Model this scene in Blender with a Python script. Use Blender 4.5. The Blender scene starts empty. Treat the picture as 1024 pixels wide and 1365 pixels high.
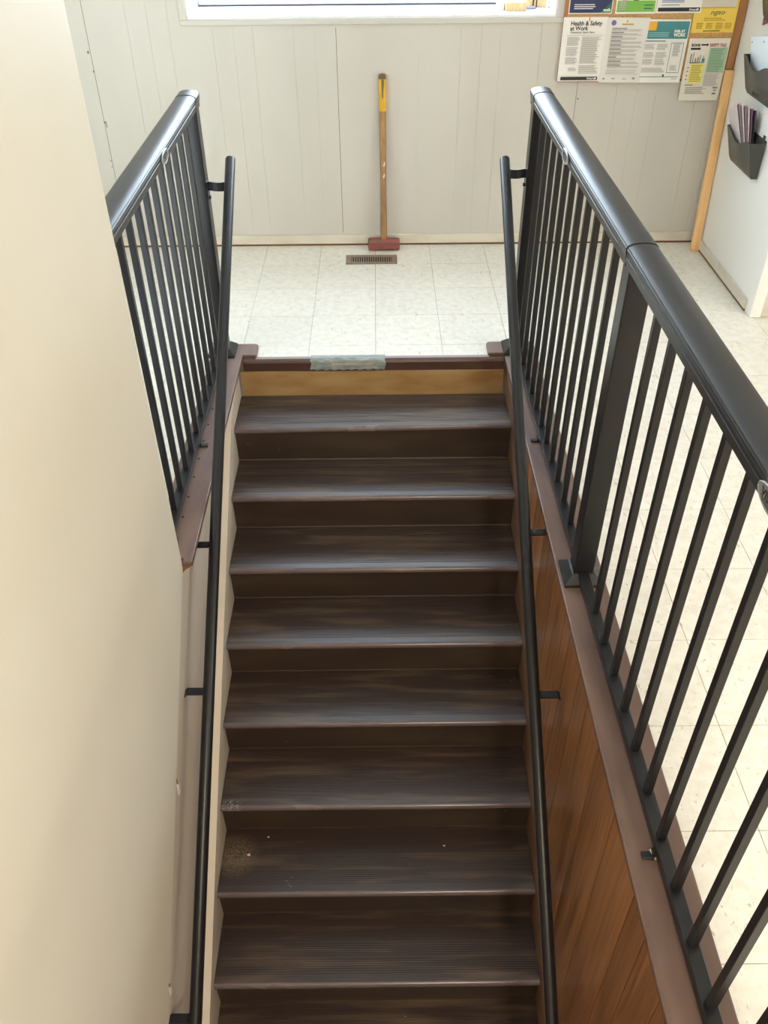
import bpy, bmesh, math, random
from mathutils import Vector, Matrix
random.seed(7)
SC = bpy.context.scene
COL = SC.collection

# ------------------------------------------------------------------ camera
cam = bpy.data.cameras.new('camera')
cam.sensor_fit = 'VERTICAL'; cam.sensor_height = 24.0
cam.lens = 24.0 * 1136.657 / 1365.0
cam.clip_start = 0.05; cam.clip_end = 100
camo = bpy.data.objects.new('camera', cam); COL.objects.link(camo)
r_ = Vector((0.99994234, -0.00906055, -0.00576387)); u_ = Vector((0.01019212, 0.63173153, 0.77512024)); f_ = Vector((0.00338179, 0.7751343, -0.63178745))
m3 = Matrix((r_, u_, -f_)).transposed()
camo.matrix_world = Matrix.Translation((0.626967, -4.445343, 1.886007)) @ m3.to_4x4()
SC.camera = camo

# ------------------------------------------------------------------ sky, light, exposure
world = bpy.data.worlds.new('sky'); SC.world = world; world.use_nodes = True
wn = world.node_tree
bg = wn.nodes['Background']; bg.inputs[0].default_value = (0.74, 0.86, 1.0, 1); bg.inputs[1].default_value = 19.0
SC.view_settings.view_transform = 'Standard'; SC.view_settings.look = 'None'
SC.view_settings.gamma = 1.0; SC.view_settings.use_curve_mapping = False
SC.view_settings.exposure = 0.0
SC.cycles.max_bounces = 10; SC.cycles.diffuse_bounces = 6; SC.cycles.glossy_bounces = 4
SC.cycles.sample_clamp_indirect = 6.0
SC.cycles.use_denoising = True

def area(name, loc, size, direction, power, color=(1, 1, 1), portal=False):
    l = bpy.data.lights.new(name, 'AREA'); l.shape = 'RECTANGLE'; l.size, l.size_y = size
    l.energy = power; l.color = color
    if portal: l.cycles.is_portal = True
    o = bpy.data.objects.new(name, l); COL.objects.link(o)
    o.location = loc; o.rotation_euler = Vector(direction).to_track_quat('-Z', 'Y').to_euler()
    return o
# window openings let the sky in (portals only steer the sampling of the sky)
area('window_portal_back', (0.605, 0.585, 1.66), (1.78, 1.0), (0, -1, 0), 1, portal=True)
area('window_portal_right', (4.98, -3.6, 1.55), (1.2, 0.8), (-1, 0, 0), 1, portal=True)
# warm ceiling lamps of the hall (their fixtures are built further down)
LAMPS = [(3.2, -1.6, 2.72, 11), (3.9, -4.3, 2.72, 42), (1.25, -6.15, 2.72, 118)]
for p in LAMPS:
    area('ceiling_lamp_light', (p[0], p[1], p[2] - 0.035), (0.5, 1.1), (0, 0, -1), p[3], (1.0, 0.88, 0.71))

# ------------------------------------------------------------------ materials
MATS = {}
class NT:
    def __init__(s, m): s.t = m.node_tree; s.n = s.t.nodes; s.l = s.t.links
    def add(s, kind, **kw):
        nd = s.n.new(kind)
        for k, v in kw.items():
            if k in nd.inputs: nd.inputs[k].default_value = v
            else: setattr(nd, k, v)
        return nd
    def link(s, a, b): s.l.new(a, b)
def mat(name, color, rough=0.5, metal=0.0, spec=0.5):
    if name in MATS: return MATS[name]
    m = bpy.data.materials.new(name); m.use_nodes = True
    b = m.node_tree.nodes['Principled BSDF']
    b.inputs['Base Color'].default_value = (*color, 1); b.inputs['Roughness'].default_value = rough
    b.inputs['Metallic'].default_value = metal; b.inputs['Specular IOR Level'].default_value = spec
    MATS[name] = m; return m
def srgb(r, g, b):
    f = lambda c: (c / 255 / 12.92) if c / 255 <= 0.04045 else ((c / 255 + 0.055) / 1.055) ** 2.4
    return (f(r), f(g), f(b))
def mottled(name, c1, c2, scale=(4, 4, 4), rough=0.5, detail=4, bump=0.0, bscale=None, lo=0.35, hi=0.65, metal=0.0, rvar=0.0, dist=0.0):
    """two-tone noise material in world/object space"""
    if name in MATS: return MATS[name]
    m = mat(name, c1, rough, metal); t = NT(m); b = t.n['Principled BSDF']
    tc = t.add('ShaderNodeNewGeometry'); mp = t.add('ShaderNodeMapping'); mp.inputs['Scale'].default_value = scale
    t.link(tc.outputs['Position'], mp.inputs['Vector'])
    nz = t.add('ShaderNodeTexNoise', Scale=1.0, Detail=detail, Distortion=dist); t.link(mp.outputs[0], nz.inputs['Vector'])
    rp = t.add('ShaderNodeValToRGB'); rp.color_ramp.elements[0].position = lo; rp.color_ramp.elements[1].position = hi
    rp.color_ramp.elements[0].color = (*c1, 1); rp.color_ramp.elements[1].color = (*c2, 1)
    t.link(nz.outputs['Fac'], rp.inputs[0]); t.link(rp.outputs[0], b.inputs['Base Color'])
    if rvar:
        mr = t.add('ShaderNodeMapRange'); mr.inputs['To Min'].default_value = rough - rvar; mr.inputs['To Max'].default_value = rough + rvar
        t.link(nz.outputs['Fac'], mr.inputs[0]); t.link(mr.outputs[0], b.inputs['Roughness'])
    if bump:
        n2 = t.add('ShaderNodeTexNoise', Scale=bscale or 40, Detail=3)
        t.link(tc.outputs['Position'], n2.inputs['Vector'])
        bp = t.add('ShaderNodeBump', Strength=bump, Distance=0.01); t.link(n2.outputs['Fac'], bp.inputs['Height']); t.link(bp.outputs[0], b.inputs['Normal'])
    return m

def floor_material():
    m = mat('vinyl_tile', srgb(228, 226, 218), 0.3); t = NT(m); b = t.n['Principled BSDF']
    g = t.add('ShaderNodeNewGeometry')
    oi = t.add('ShaderNodeObjectInfo')
    # flecks: short dashes of brown/grey
    mp = t.add('ShaderNodeMapping'); mp.inputs['Scale'].default_value = (75, 38, 40); mp.inputs['Rotation'].default_value = (0, 0, 0.5)
    t.link(g.outputs['Position'], mp.inputs['Vector'])
    n1 = t.add('ShaderNodeTexNoise', Scale=1.0, Detail=2.0, Distortion=1.2); t.link(mp.outputs[0], n1.inputs['Vector'])
    r1 = t.add('ShaderNodeValToRGB'); r1.color_ramp.elements[0].position = 0.655; r1.color_ramp.elements[1].position = 0.72
    r1.color_ramp.elements[0].color = (0, 0, 0, 1); r1.color_ramp.elements[1].color = (1, 1, 1, 1); t.link(n1.outputs['Fac'], r1.inputs[0])
    n2 = t.add('ShaderNodeTexNoise', Scale=30.0, Detail=3.0); t.link(g.outputs['Position'], n2.inputs['Vector'])
    r2 = t.add('ShaderNodeValToRGB'); r2.color_ramp.elements[0].position = 0.4; r2.color_ramp.elements[1].position = 0.65
    r2.color_ramp.elements[0].color = (*srgb(230, 228, 220), 1); r2.color_ramp.elements[1].color = (*srgb(221, 217, 206), 1); t.link(n2.outputs['Fac'], r2.inputs[0])
    mx = t.add('ShaderNodeMix', data_type='RGBA'); mx.inputs[7].default_value = (*srgb(176, 166, 148), 1)
    mm = t.add('ShaderNodeMath', operation='MULTIPLY'); mm.inputs[1].default_value = 0.75
    t.link(r1.outputs[0], mm.inputs[0]); t.link(mm.outputs[0], mx.inputs[0]); t.link(r2.outputs[0], mx.inputs[6])
    hs = t.add('ShaderNodeHueSaturation'); mr = t.add('ShaderNodeMapRange'); mr.inputs['To Min'].default_value = 0.96; mr.inputs['To Max'].default_value = 1.02
    t.link(oi.outputs['Random'], mr.inputs[0]); t.link(mr.outputs[0], hs.inputs['Value']); t.link(mx.outputs[2], hs.inputs['Color'])
    t.link(hs.outputs[0], b.inputs['Base Color'])
    n3 = t.add('ShaderNodeTexNoise', Scale=6.0, Detail=2.0); t.link(g.outputs['Position'], n3.inputs['Vector'])
    m3_ = t.add('ShaderNodeMapRange'); m3_.inputs['To Min'].default_value = 0.26; m3_.inputs['To Max'].default_value = 0.42
    t.link(n3.outputs['Fac'], m3_.inputs[0]); t.link(m3_.outputs[0], b.inputs['Roughness'])
    return m
def wood(name, c1, c2, scale=(30, 30, 1.6), rough=0.35, dist=1.0):
    """wood: long grain streaks with a per-piece shift, so neighbours differ"""
    if name in MATS: return MATS[name]
    m = mat(name, c1, rough); t = NT(m); b = t.n['Principled BSDF']
    g = t.add('ShaderNodeNewGeometry'); oi = t.add('ShaderNodeObjectInfo')
    ad = t.add('ShaderNodeVectorMath', operation='ADD'); sc = t.add('ShaderNodeMath', operation='MULTIPLY'); sc.inputs[1].default_value = 17.0
    t.link(oi.outputs['Random'], sc.inputs[0]); t.link(g.outputs['Position'], ad.inputs[0]); t.link(sc.outputs[0], ad.inputs[1])
    mp = t.add('ShaderNodeMapping'); mp.inputs['Scale'].default_value = scale; t.link(ad.outputs[0], mp.inputs['Vector'])
    nz = t.add('ShaderNodeTexNoise', Scale=1.0, Detail=5, Distortion=dist); t.link(mp.outputs[0], nz.inputs['Vector'])
    mp2 = t.add('ShaderNodeMapping'); mp2.inputs['Scale'].default_value = tuple(s * 0.18 for s in scale); t.link(ad.outputs[0], mp2.inputs['Vector'])
    nz2 = t.add('ShaderNodeTexNoise', Scale=1.0, Detail=3, Distortion=0.6); t.link(mp2.outputs[0], nz2.inputs['Vector'])
    av = t.add('ShaderNodeMath', operation='ADD'); t.link(nz.outputs['Fac'], av.inputs[0]); t.link(nz2.outputs['Fac'], av.inputs[1])
    hf = t.add('ShaderNodeMath', operation='MULTIPLY'); hf.inputs[1].default_value = 0.5; t.link(av.outputs[0], hf.inputs[0])
    rp = t.add('ShaderNodeValToRGB'); rp.color_ramp.elements[0].position = 0.36; rp.color_ramp.elements[1].position = 0.64
    rp.color_ramp.elements[0].color = (*c1, 1); rp.color_ramp.elements[1].color = (*c2, 1)
    t.link(hf.outputs[0], rp.inputs[0])
    hs = t.add('ShaderNodeHueSaturation'); mr = t.add('ShaderNodeMapRange'); mr.inputs['To Min'].default_value = 0.85; mr.inputs['To Max'].default_value = 1.12
    t.link(oi.outputs['Random'], mr.inputs[0]); t.link(mr.outputs[0], hs.inputs['Value']); t.link(rp.outputs[0], hs.inputs['Color'])
    t.link(hs.outputs[0], b.inputs['Base Color'])
    return m
def tread_material(name, base, dust, lo=0.5, hi=0.75, rough=0.36):
    m = mat(name, base, rough); t = NT(m); b = t.n['Principled BSDF']
    g = t.add('ShaderNodeNewGeometry')
    mp = t.add('ShaderNodeMapping'); mp.inputs['Scale'].default_value = (2.2, 22, 9); t.link(g.outputs['Position'], mp.inputs['Vector'])
    nz = t.add('ShaderNodeTexNoise', Scale=1.0, Detail=5, Distortion=0.4); t.link(mp.outputs[0], nz.inputs['Vector'])
    rp = t.add('ShaderNodeValToRGB'); rp.color_ramp.elements[0].position = lo; rp.color_ramp.elements[1].position = hi
    rp.color_ramp.elements[0].color = (*base, 1); rp.color_ramp.elements[1].color = (*dust, 1); t.link(nz.outputs['Fac'], rp.inputs[0])
    # small pale scuffs and paint specks
    n2 = t.add('ShaderNodeTexNoise', Scale=26.0, Detail=2.0, Distortion=2.0); t.link(g.outputs['Position'], n2.inputs['Vector'])
    r2 = t.add('ShaderNodeValToRGB'); r2.color_ramp.elements[0].position = 0.76; r2.color_ramp.elements[1].position = 0.80
    r2.color_ramp.elements[0].color = (0, 0, 0, 1); r2.color_ramp.elements[1].color = (0.55, 0.55, 0.55, 1); t.link(n2.outputs['Fac'], r2.inputs[0])
    mx = t.add('ShaderNodeMix', data_type='RGBA'); mx.inputs[7].default_value = (*srgb(165, 150, 130), 1)
    t.link(r2.outputs[0], mx.inputs[0]); t.link(rp.outputs[0], mx.inputs[6])
    prev = mx.outputs[2]
    n4 = t.add('ShaderNodeTexNoise', Scale=170.0, Detail=2.0); t.link(g.outputs['Position'], n4.inputs['Vector'])
    for (cx, cy, cz, rad, thr, amt, colr) in ((0.035, -2.612, -1.085, 0.05, 0.52, 0.8, srgb(176, 168, 166)), (0.045, -2.70, -1.263, 0.10, 0.40, 0.5, srgb(140, 124, 98))):
        d = t.add('ShaderNodeVectorMath', operation='DISTANCE'); d.inputs[1].default_value = (cx, cy, cz); t.link(g.outputs['Position'], d.inputs[0])
        f1 = t.add('ShaderNodeMapRange'); f1.inputs['From Min'].default_value = rad; f1.inputs['From Max'].default_value = rad * 0.3; f1.inputs['To Max'].default_value = amt; t.link(d.outputs['Value'], f1.inputs[0])
        f2 = t.add('ShaderNodeMapRange'); f2.inputs['From Min'].default_value = thr; f2.inputs['From Max'].default_value = thr + 0.12; t.link(n4.outputs['Fac'], f2.inputs[0])
        f3 = t.add('ShaderNodeMath', operation='MULTIPLY'); t.link(f1.outputs[0], f3.inputs[0]); t.link(f2.outputs[0], f3.inputs[1])
        m2 = t.add('ShaderNodeMix', data_type='RGBA'); m2.inputs[7].default_value = (*colr, 1); t.link(f3.outputs[0], m2.inputs[0]); t.link(prev, m2.inputs[6]); prev = m2.outputs[2]
    t.link(prev, b.inputs['Base Color'])
    mr = t.add('ShaderNodeMapRange'); mr.inputs['To Min'].default_value = rough - 0.08; mr.inputs['To Max'].default_value = rough + 0.14
    t.link(nz.outputs['Fac'], mr.inputs[0]); t.link(mr.outputs[0], b.inputs['Roughness'])
    return m

M_FLOOR = floor_material()
M_GROUT = mat('grout', srgb(140, 128, 108), 0.9)
M_WALL = mottled('painted_panel', srgb(200, 197, 190), srgb(193, 190, 182), (1.5, 1.5, 1.0), 0.5, 4, 0.04, 60)
M_WALLBACK = mat('panel_gap', srgb(120, 112, 100), 0.9)
M_CREAM = mottled('cream_plaster', srgb(223, 217, 202), srgb(217, 209, 191), (1.6, 1.2, 1.0), 0.55, 4, 0.10, 5)
M_GREY = mottled('grey_cream_plaster', srgb(214, 204, 190), srgb(204, 192, 176), (2, 2, 2), 0.6, 4, 0.08, 8)
M_WHITE = mottled('white_wall_paint', srgb(240, 240, 237), srgb(234, 233, 229), (1.5, 1.5, 1.5), 0.5, 3, 0.04, 40)
M_BASEB = mottled('baseboard_paint', srgb(214, 209, 196), srgb(200, 192, 176), (4, 4, 12), 0.45)
M_BROWNGAP = mat('brown_floor_edge', srgb(110, 78, 55), 0.8)
M_SILL = mottled('white_window_paint', srgb(240, 242, 244), srgb(230, 233, 236), (6, 6, 6), 0.4)
M_CEIL = mat('ceiling_white', srgb(235, 233, 228), 0.8)
M_PANEL = wood('stair_panelling', srgb(116, 76, 48), srgb(176, 124, 82), (38, 38, 1.8), 0.32, 1.6)
M_PANELGAP = mat('panelling_groove', srgb(48, 28, 16), 0.8)
M_CAP = mottled('brown_cap_paint', srgb(97, 76, 67), srgb(118, 94, 83), (14, 3, 14), 0.42, 5, 0.05, 60, rvar=0.08)
M_CAPDARK = mat('raw_brown_edge', srgb(128, 82, 56), 0.7)
M_BLACK = mottled('black_powder_coat', (0.010, 0.010, 0.012), (0.013, 0.013, 0.015), (30, 30, 30), 0.34, 2, 0.03, 700); M_BLACK.node_tree.nodes['Principled BSDF'].inputs['Specular IOR Level'].default_value = 0.38
M_BLACKRAIL = mat('black_rail_cap', (0.018, 0.019, 0.023), 0.35)
M_BLACKPLASTIC = mat('black_moulded_plastic', (0.012, 0.013, 0.015), 0.42)
M_TREAD = tread_material('brown_rubber_tread', srgb(54, 41, 37), srgb(96, 78, 61))
M_RISER = tread_material('brown_rubber_riser', srgb(55, 43, 36), srgb(72, 58, 46), 0.45, 0.8, 0.40)
M_BAND = tread_material('worn_smooth_nosing', srgb(98, 86, 88), srgb(122, 108, 106), 0.5, 0.8, 0.22)
M_NOSE = tread_material('brown_landing_edge', srgb(74, 50, 44), srgb(92, 66, 56), 0.45, 0.75, 0.34)
M_RISERWOOD = mottled('varnished_riser_board', srgb(150, 112, 68), srgb(172, 142, 98), (5, 5, 14), 0.45, 4)
M_SKIRT = mottled('beige_skirt_paint', srgb(206, 195, 175), srgb(196, 183, 160), (8, 8, 8), 0.5)
M_SKIRTR = mottled('tan_skirt_paint', srgb(128, 98, 76), srgb(108, 80, 60), (8, 8, 8), 0.5)
M_TAPE = mottled('grey_cloth_tape', srgb(150, 158, 158), srgb(120, 128, 126), (20, 60, 60), 0.45, 4, 0.3, 60)
M_BATTEN = wood('pine_batten', srgb(205, 160, 105), srgb(226, 186, 132), (40, 40, 2.0), 0.5, 0.8)
M_FRAME = wood('board_frame_wood', srgb(160, 108, 62), srgb(190, 138, 86), (40, 40, 3), 0.5, 0.8)
M_FRAMERED = mat('board_edge_wood', srgb(168, 108, 72), 0.5)
M_CORK = mottled('cork', srgb(206, 164, 112), srgb(186, 142, 92), (120, 120, 120), 0.9)
M_HAFT = wood('worn_hammer_haft', srgb(124, 92, 62), srgb(178, 138, 92), (30, 30, 6), 0.6, 1.5)
M_HAFTTOP = mottled('grimy_haft_wood', srgb(120, 98, 76), srgb(92, 74, 58), (40, 40, 12), 0.7)
M_YELLOW = mottled('yellow_handle_paint', srgb(222, 172, 40), srgb(190, 140, 30), (50, 50, 14), 0.45, 4, lo=0.5, hi=0.75)
M_RED = mottled('chipped_red_paint', srgb(142, 70, 68), srgb(104, 78, 68), (30, 30, 60), 0.55, 5, lo=0.42, hi=0.62)
M_VENT = mottled('bronze_vent_enamel', srgb(138, 122, 106), srgb(120, 104, 90), (40, 40, 40), 0.4)
M_DARK = mat('dark_void', (0.008, 0.008, 0.008), 0.9)
M_HOLDER = mat('smoked_black_plastic', srgb(62, 62, 60), 0.32)
M_PAPER = mat('white_paper', srgb(232, 230, 226), 0.6)
M_PAPERBLUE = mat('bluish_white_card', srgb(226, 234, 240), 0.5)
M_SILVER = mat('silver_badge', srgb(178, 180, 182), 0.35, 0.7)
M_PINE = mottled('pale_block_wood', srgb(222, 190, 140), srgb(200, 166, 116), (60, 60, 20), 0.6)
M_INK = mat('black_ink', srgb(40, 38, 42), 0.6)
M_GLASS = None

# ------------------------------------------------------------------ geometry helpers
class B:
    """collects shapes into one mesh"""
    def __init__(s): s.bm = bmesh.new(); s.mats = []
    def mi(s, m):
        if m not in s.mats: s.mats.append(m)
        return s.mats.index(m)
    def box(s, x0, x1, y0, y1, z0, z1, m, bev=0.0, seg=1, mtx=None):
        if x0 > x1: x0, x1 = x1, x0
        if y0 > y1: y0, y1 = y1, y0
        if z0 > z1: z0, z1 = z1, z0
        v = [s.bm.verts.new((x, y, z)) for x in (x0, x1) for y in (y0, y1) for z in (z0, z1)]
        F = [(0, 1, 3, 2), (4, 6, 7, 5), (0, 4, 5, 1), (2, 3, 7, 6), (0, 2, 6, 4), (1, 5, 7, 3)]
        fs = [s.bm.faces.new([v[i] for i in f]) for f in F]
        k = s.mi(m)
        for f in fs: f.material_index = k
        if bev:
            es = list({e for f in fs for e in f.edges})
            r = bmesh.ops.bevel(s.bm, geom=es, offset=bev, segments=seg, affect='EDGES', profile=0.5)
            for f in r['faces']: f.material_index = k
            v = list({w for f in r['faces'] for w in f.verts} | {w for f in fs if f.is_valid for w in f.verts})
        if mtx:
            for w in v: w.co = mtx @ w.co
        return s
    def prism(s, pts, axis, a0, a1, m, smooth=False):
        """closed 2-D outline extruded along an axis ('x': pts are (y,z); 'y': (x,z); 'z': (x,y))"""
        def P(p, a): return {'x': (a, p[0], p[1]), 'y': (p[0], a, p[1]), 'z': (p[0], p[1], a)}[axis]
        va = [s.bm.verts.new(P(p, a0)) for p in pts]; vb = [s.bm.verts.new(P(p, a1)) for p in pts]
        k = s.mi(m); n = len(pts); fs = []
        for i in range(n):
            j = (i + 1) % n
            f = s.bm.faces.new((va[i], va[j], vb[j], vb[i])); f.smooth = smooth; fs.append(f)
        fs.append(s.bm.faces.new(va)); fs.append(s.bm.faces.new(vb))
        for f in fs: f.material_index = k
        bmesh.ops.recalc_face_normals(s.bm, faces=fs)
        return s
    def tube(s, path, rad, m, n=14, cap=True):
        """round tube along a path; rad is one radius or one per point"""
        path = [Vector(p) for p in path]; k = s.mi(m); rings = []
        rr = rad if isinstance(rad, (list, tuple)) else [rad] * len(path)
        for i, p in enumerate(path):
            d = (path[min(i + 1, len(path) - 1)] - path[max(i - 1, 0)]).normalized()
            a = Vector((1, 0, 0)) if abs(d.x) < 0.9 else Vector((0, 1, 0))
            e1 = d.cross(a).normalized(); e2 = d.cross(e1)
            rings.append([s.bm.verts.new(p + (e1 * math.cos(2 * math.pi * j / n) + e2 * math.sin(2 * math.pi * j / n)) * rr[i]) for j in range(n)])
        fs = []
        for A, C in zip(rings, rings[1:]):
            for j in range(n):
                f = s.bm.faces.new((A[j], A[(j + 1) % n], C[(j + 1) % n], C[j])); f.smooth = True; fs.append(f)
        if cap:
            fs.append(s.bm.faces.new(rings[0])); fs.append(s.bm.faces.new(rings[-1]))
        for f in fs: f.material_index = k
        bmesh.ops.recalc_face_normals(s.bm, faces=fs)
        return s
    def strap(s, path, half, thick, m):
        """flat strap: path in (x,z), width along y about y centre"""
        y, pts = path; n = len(pts); top = []; bot = []
        for i, p in enumerate(pts):
            a = Vector(pts[max(i - 1, 0)]); b_ = Vector(pts[min(i + 1, n - 1)]); d = (b_ - a).normalized(); nn = Vector((-d.y, d.x)) * thick / 2
            top.append((p[0] + nn.x, p[1] + nn.y)); bot.append((p[0] - nn.x, p[1] - nn.y))
        return s.prism(top + bot[::-1], 'y', y - half, y + half, m)
    def build(s, name, parent=None, loc=None, bevel=0.0, auto=None):
        s.bm.normal_update()
        for e in s.bm.edges:
            if len(e.link_faces) != 2 or e.calc_face_angle(0) > 0.5: e.smooth = False
        me = bpy.data.meshes.new(name); s.bm.to_mesh(me); s.bm.free()
        for m in s.mats: me.materials.append(m)
        o = bpy.data.objects.new(name, me); COL.objects.link(o)
        if parent: o.parent = parent
        if loc: o.location = loc
        if bevel:
            bm_ = o.modifiers.new('bevel', 'BEVEL'); bm_.width = bevel; bm_.segments = 2; bm_.limit_method = 'ANGLE'; bm_.angle_limit = 0.6
        return o
def tag(o, label, cat, group=None):
    o['label'] = label; o['category'] = cat
    if group: o['group'] = group
    return o
def structure(o): o['kind'] = 'structure'; return o
def empty(name, loc=(0, 0, 0), rot=(0, 0, 0)):
    o = bpy.data.objects.new(name, None); COL.objects.link(o); o.location = loc; o.rotation_euler = rot; o.empty_display_size = 0.1
    return o
def dup(o, parent, loc=None, rot=None):
    c = o.copy(); COL.objects.link(c); c.parent = parent
    if loc is not None: c.location = loc
    if rot is not None: c.rotation_euler = rot
    return c
def text(body, name, parent, loc, size, m, rot=(math.pi / 2, 0, 0), align='LEFT', bold=0.0, sx=1.0, shear=0.0):
    cu = bpy.data.curves.new(name, 'FONT'); cu.body = body; cu.size = size; cu.align_x = align; cu.extrude = 0.0001; cu.offset = bold; cu.shear = shear
    cu.resolution_u = 3
    to = bpy.data.objects.new(name, cu); cu.materials.append(m); COL.objects.link(to)
    dg = bpy.context.evaluated_depsgraph_get(); me = bpy.data.meshes.new_from_object(to.evaluated_get(dg), depsgraph=dg)
    COL.objects.unlink(to); bpy.data.objects.remove(to)
    o = bpy.data.objects.new(name, me); COL.objects.link(o)
    o.parent = parent; o.location = loc; o.rotation_euler = rot; o.scale = (sx, 1, 1)
    return o

T = 0.3048
YW = 0.279            # face of the back wall
WX0, WX1, WZ0, WZ1 = -0.29, 1.503, 1.14, 2.15   # window opening
XL, XR = -2.2, 5.0
YB = -6.8
ZC = 2.75
ZB = -2.75

# ================================================================== FLOOR
fl = B()
fl.box(1.30, XR, YB, 0.30, -0.2, -0.003, M_GROUT)
fl.box(-0.12, 1.30, -1.03, 0.30, -0.2, -0.003, M_GROUT)
fl.box(XL, -0.12, -2.7, 0.30, -0.2, -0.003, M_GROUT)
floor = structure(fl.build('floor'))
G = 0.0009
full = B(); full.box(G, T - G, G, T - G, -0.003, 0, M_FLOOR)
full_o = None
def cut_tile(x0, x1, y0, y1):
    b = B(); b.box(x0 + G, x1 - G, y0 + G, y1 - G, -0.003, 0, M_FLOOR); b.build('tile', floor)
CAPX0, CAPX1 = -0.128, 1.331
n_t = 0
rest = B()
for i in range(math.floor(XL / T), math.ceil(XR / T)):
    for j in range(math.floor(-5.2 / T), 1):
        x0, x1, y0, y1 = i * T, (i + 1) * T, j * T, (j + 1) * T
        x0, x1, y1 = max(x0, XL), min(x1, XR), min(y1, 0.275)
        rects = []
        if y0 >= -1.03 - 1e-6: rects = [(x0, x1, y0, y1)]
        else:
            if x1 > CAPX1: rects.append((max(x0, CAPX1), x1, y0, y1))
            if x0 < CAPX0 and y1 > -2.42: rects.append((x0, min(x1, CAPX0), max(y0, -2.42), y1))
            if y1 > -1.03 and x1 > CAPX0 and x0 < CAPX1: rects.append((max(x0, CAPX0), min(x1, CAPX1), -1.03, y1))
        for q in rects:
            whole = abs(q[1] - q[0] - T) < 1e-4 and abs(q[3] - q[2] - T) < 1e-4
            far = q[0] > 3.4 or q[1] < -1.6 or q[3] < -4.7
            if far: rest.box(q[0] + G, q[1] - G, q[2] + G, q[3] - G, -0.003, 0, M_FLOOR); continue
            n_t += 1
            if whole:
                if full_o is None: full_o = full.build('tile', floor, (q[0], q[2], 0))
                else: dup(full_o, floor, (q[0], q[2], 0))
            else: cut_tile(*q)
ro = rest.build('tiling', floor); ro['kind'] = 'stuff'
lower = B(); lower.box(-0.6, 1.6, YB, -0.95, ZB - 0.2, ZB, M_FLOOR); structure(lower.build('floor_lower'))

# ================================================================== BACK WALL (painted groove panelling round a window)
wb = B()
wb.box(XL, XR, YW + 0.0032, 0.62, -0.2, WZ0, M_WALL)
wb.box(XL, WX0, YW + 0.0032, 0.62, WZ0, ZC, M_WALL)
wb.box(WX1, XR, YW + 0.0032, 0.62, WZ0, ZC, M_WALL)
wb.box(WX0, WX1, YW + 0.0032, 0.62, WZ1, ZC, M_WALL)
wall_back = structure(wb.build('wall_back'))
edges = []
sheet = -0.79 - 1.2192
while sheet < XR:
    acc = sheet
    for w, seam in ((0.204, 1), (0.102, 0), (0.10, 0), (0.21, 0), (0.10, 0), (0.096, 0), (0.198, 0), (0.105, 0), (0.1042, 0)):
        edges.append((acc, seam)); acc += w
    sheet += 1.2192
edges = [e for e in edges if XL < e[0] < XR]
edges = [(XL, 0)] + edges + [(XR, 0)]
for (a, sa), (b, sb) in zip(edges, edges[1:]):
    ga = 0.0014 if sa else 0.0004; gb = 0.0014 if sb else 0.0004
    p = B()
    def piece(x0, x1, z0, z1): 
        if x1 - x0 > 0.004: p.box(x0, x1, YW, YW + 0.0030, z0, z1, M_WALL)
    x0, x1 = a + ga, b - gb
    if x1 < WX0 or x0 > WX1: piece(x0, x1, 0.0, ZC)
    else:
        piece(x0, x1, 0.0, WZ0 - 0.001); piece(x0, x1, WZ1 + 0.001, ZC)
        if x0 < WX0: piece(x0, WX0 - 0.001, WZ0 - 0.001, WZ1 + 0.001)
        if x1 > WX1: piece(WX1 + 0.001, x1, WZ0 - 0.001, WZ1 + 0.001)
    p.build('plank', wall_back)
    if sa:
        k = B(); k.box(a - 0.0013, a + 0.0013, YW + 0.0012, YW + 0.003, 0.07, WZ0 - 0.05 if WX0 < a < WX1 else ZC, M_WALLBACK); k.build('seam', wall_back)
# nicks along two sheet joints
for (x, z, w, h) in ((-0.806, 0.985, 0.010, 0.012), (-0.796, 0.90, 0.006, 0.010), (-0.792, 0.66, 0.012, 0.010), (-0.784, 0.64, 0.005, 0.02), (-0.80, 0.47, 0.008, 0.004), (-0.80, 0.44, 0.008, 0.004), (1.655, 0.755, 0.007, 0.008)):
    k = B(); k.box(x, x + w, YW - 0.0006, YW + 0.001, z, z + h, M_WALLBACK); k.build('nick', wall_back)
bb = B(); bb.box(XL, 2.42, YW - 0.012, YW - 0.0005, 0.011, 0.062, M_BASEB, 0.002)
structure(bb.build('baseboard_back'))
gp = B(); gp.box(XL, 2.42, YW - 0.008, YW - 0.0005, 0.0, 0.0108, M_BROWNGAP)
structure(gp.build('trim_back_floor_edge'))

# ------------------------------------------------------------------ window with deep sill
w1 = structure(empty('window_1', ((WX0 + WX1) / 2, 0.3, WZ0)))
def wpart(name, boxes, m, bev=0.002):
    b = B()
    for q in boxes: b.box(*q, m, bev)
    o = b.build(name); o.parent = w1; o.matrix_parent_inverse = Matrix.Translation(w1.location).inverted(); return o
wpart('sill', [(WX0 - 0.0, WX1 + 0.0, YW - 0.004, 0.60, WZ0 - 0.012, WZ0 + 0.002)], M_SILL)
wpart('jamb', [(WX0 - 0.001, WX0 + 0.010, YW - 0.004, 0.60, WZ0 + 0.002, WZ1)], M_SILL)
wpart('jamb', [(WX1 - 0.010, WX1 + 0.001, YW - 0.004, 0.60, WZ0 + 0.002, WZ1)], M_SILL)
wpart('head', [(WX0, WX1, YW - 0.004, 0.60, WZ1 - 0.010, WZ1 + 0.002)], M_SILL)
CW = 0.036
wpart('casing', [(WX0 - CW, WX1 + CW, YW - 0.009, YW, WZ0 - CW, WZ0 - 0.012)], M_WALL)
wpart('casing', [(WX0 - CW, WX0, YW - 0.009, YW, WZ0 - 0.012, WZ1 + CW)], M_WALL)
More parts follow.
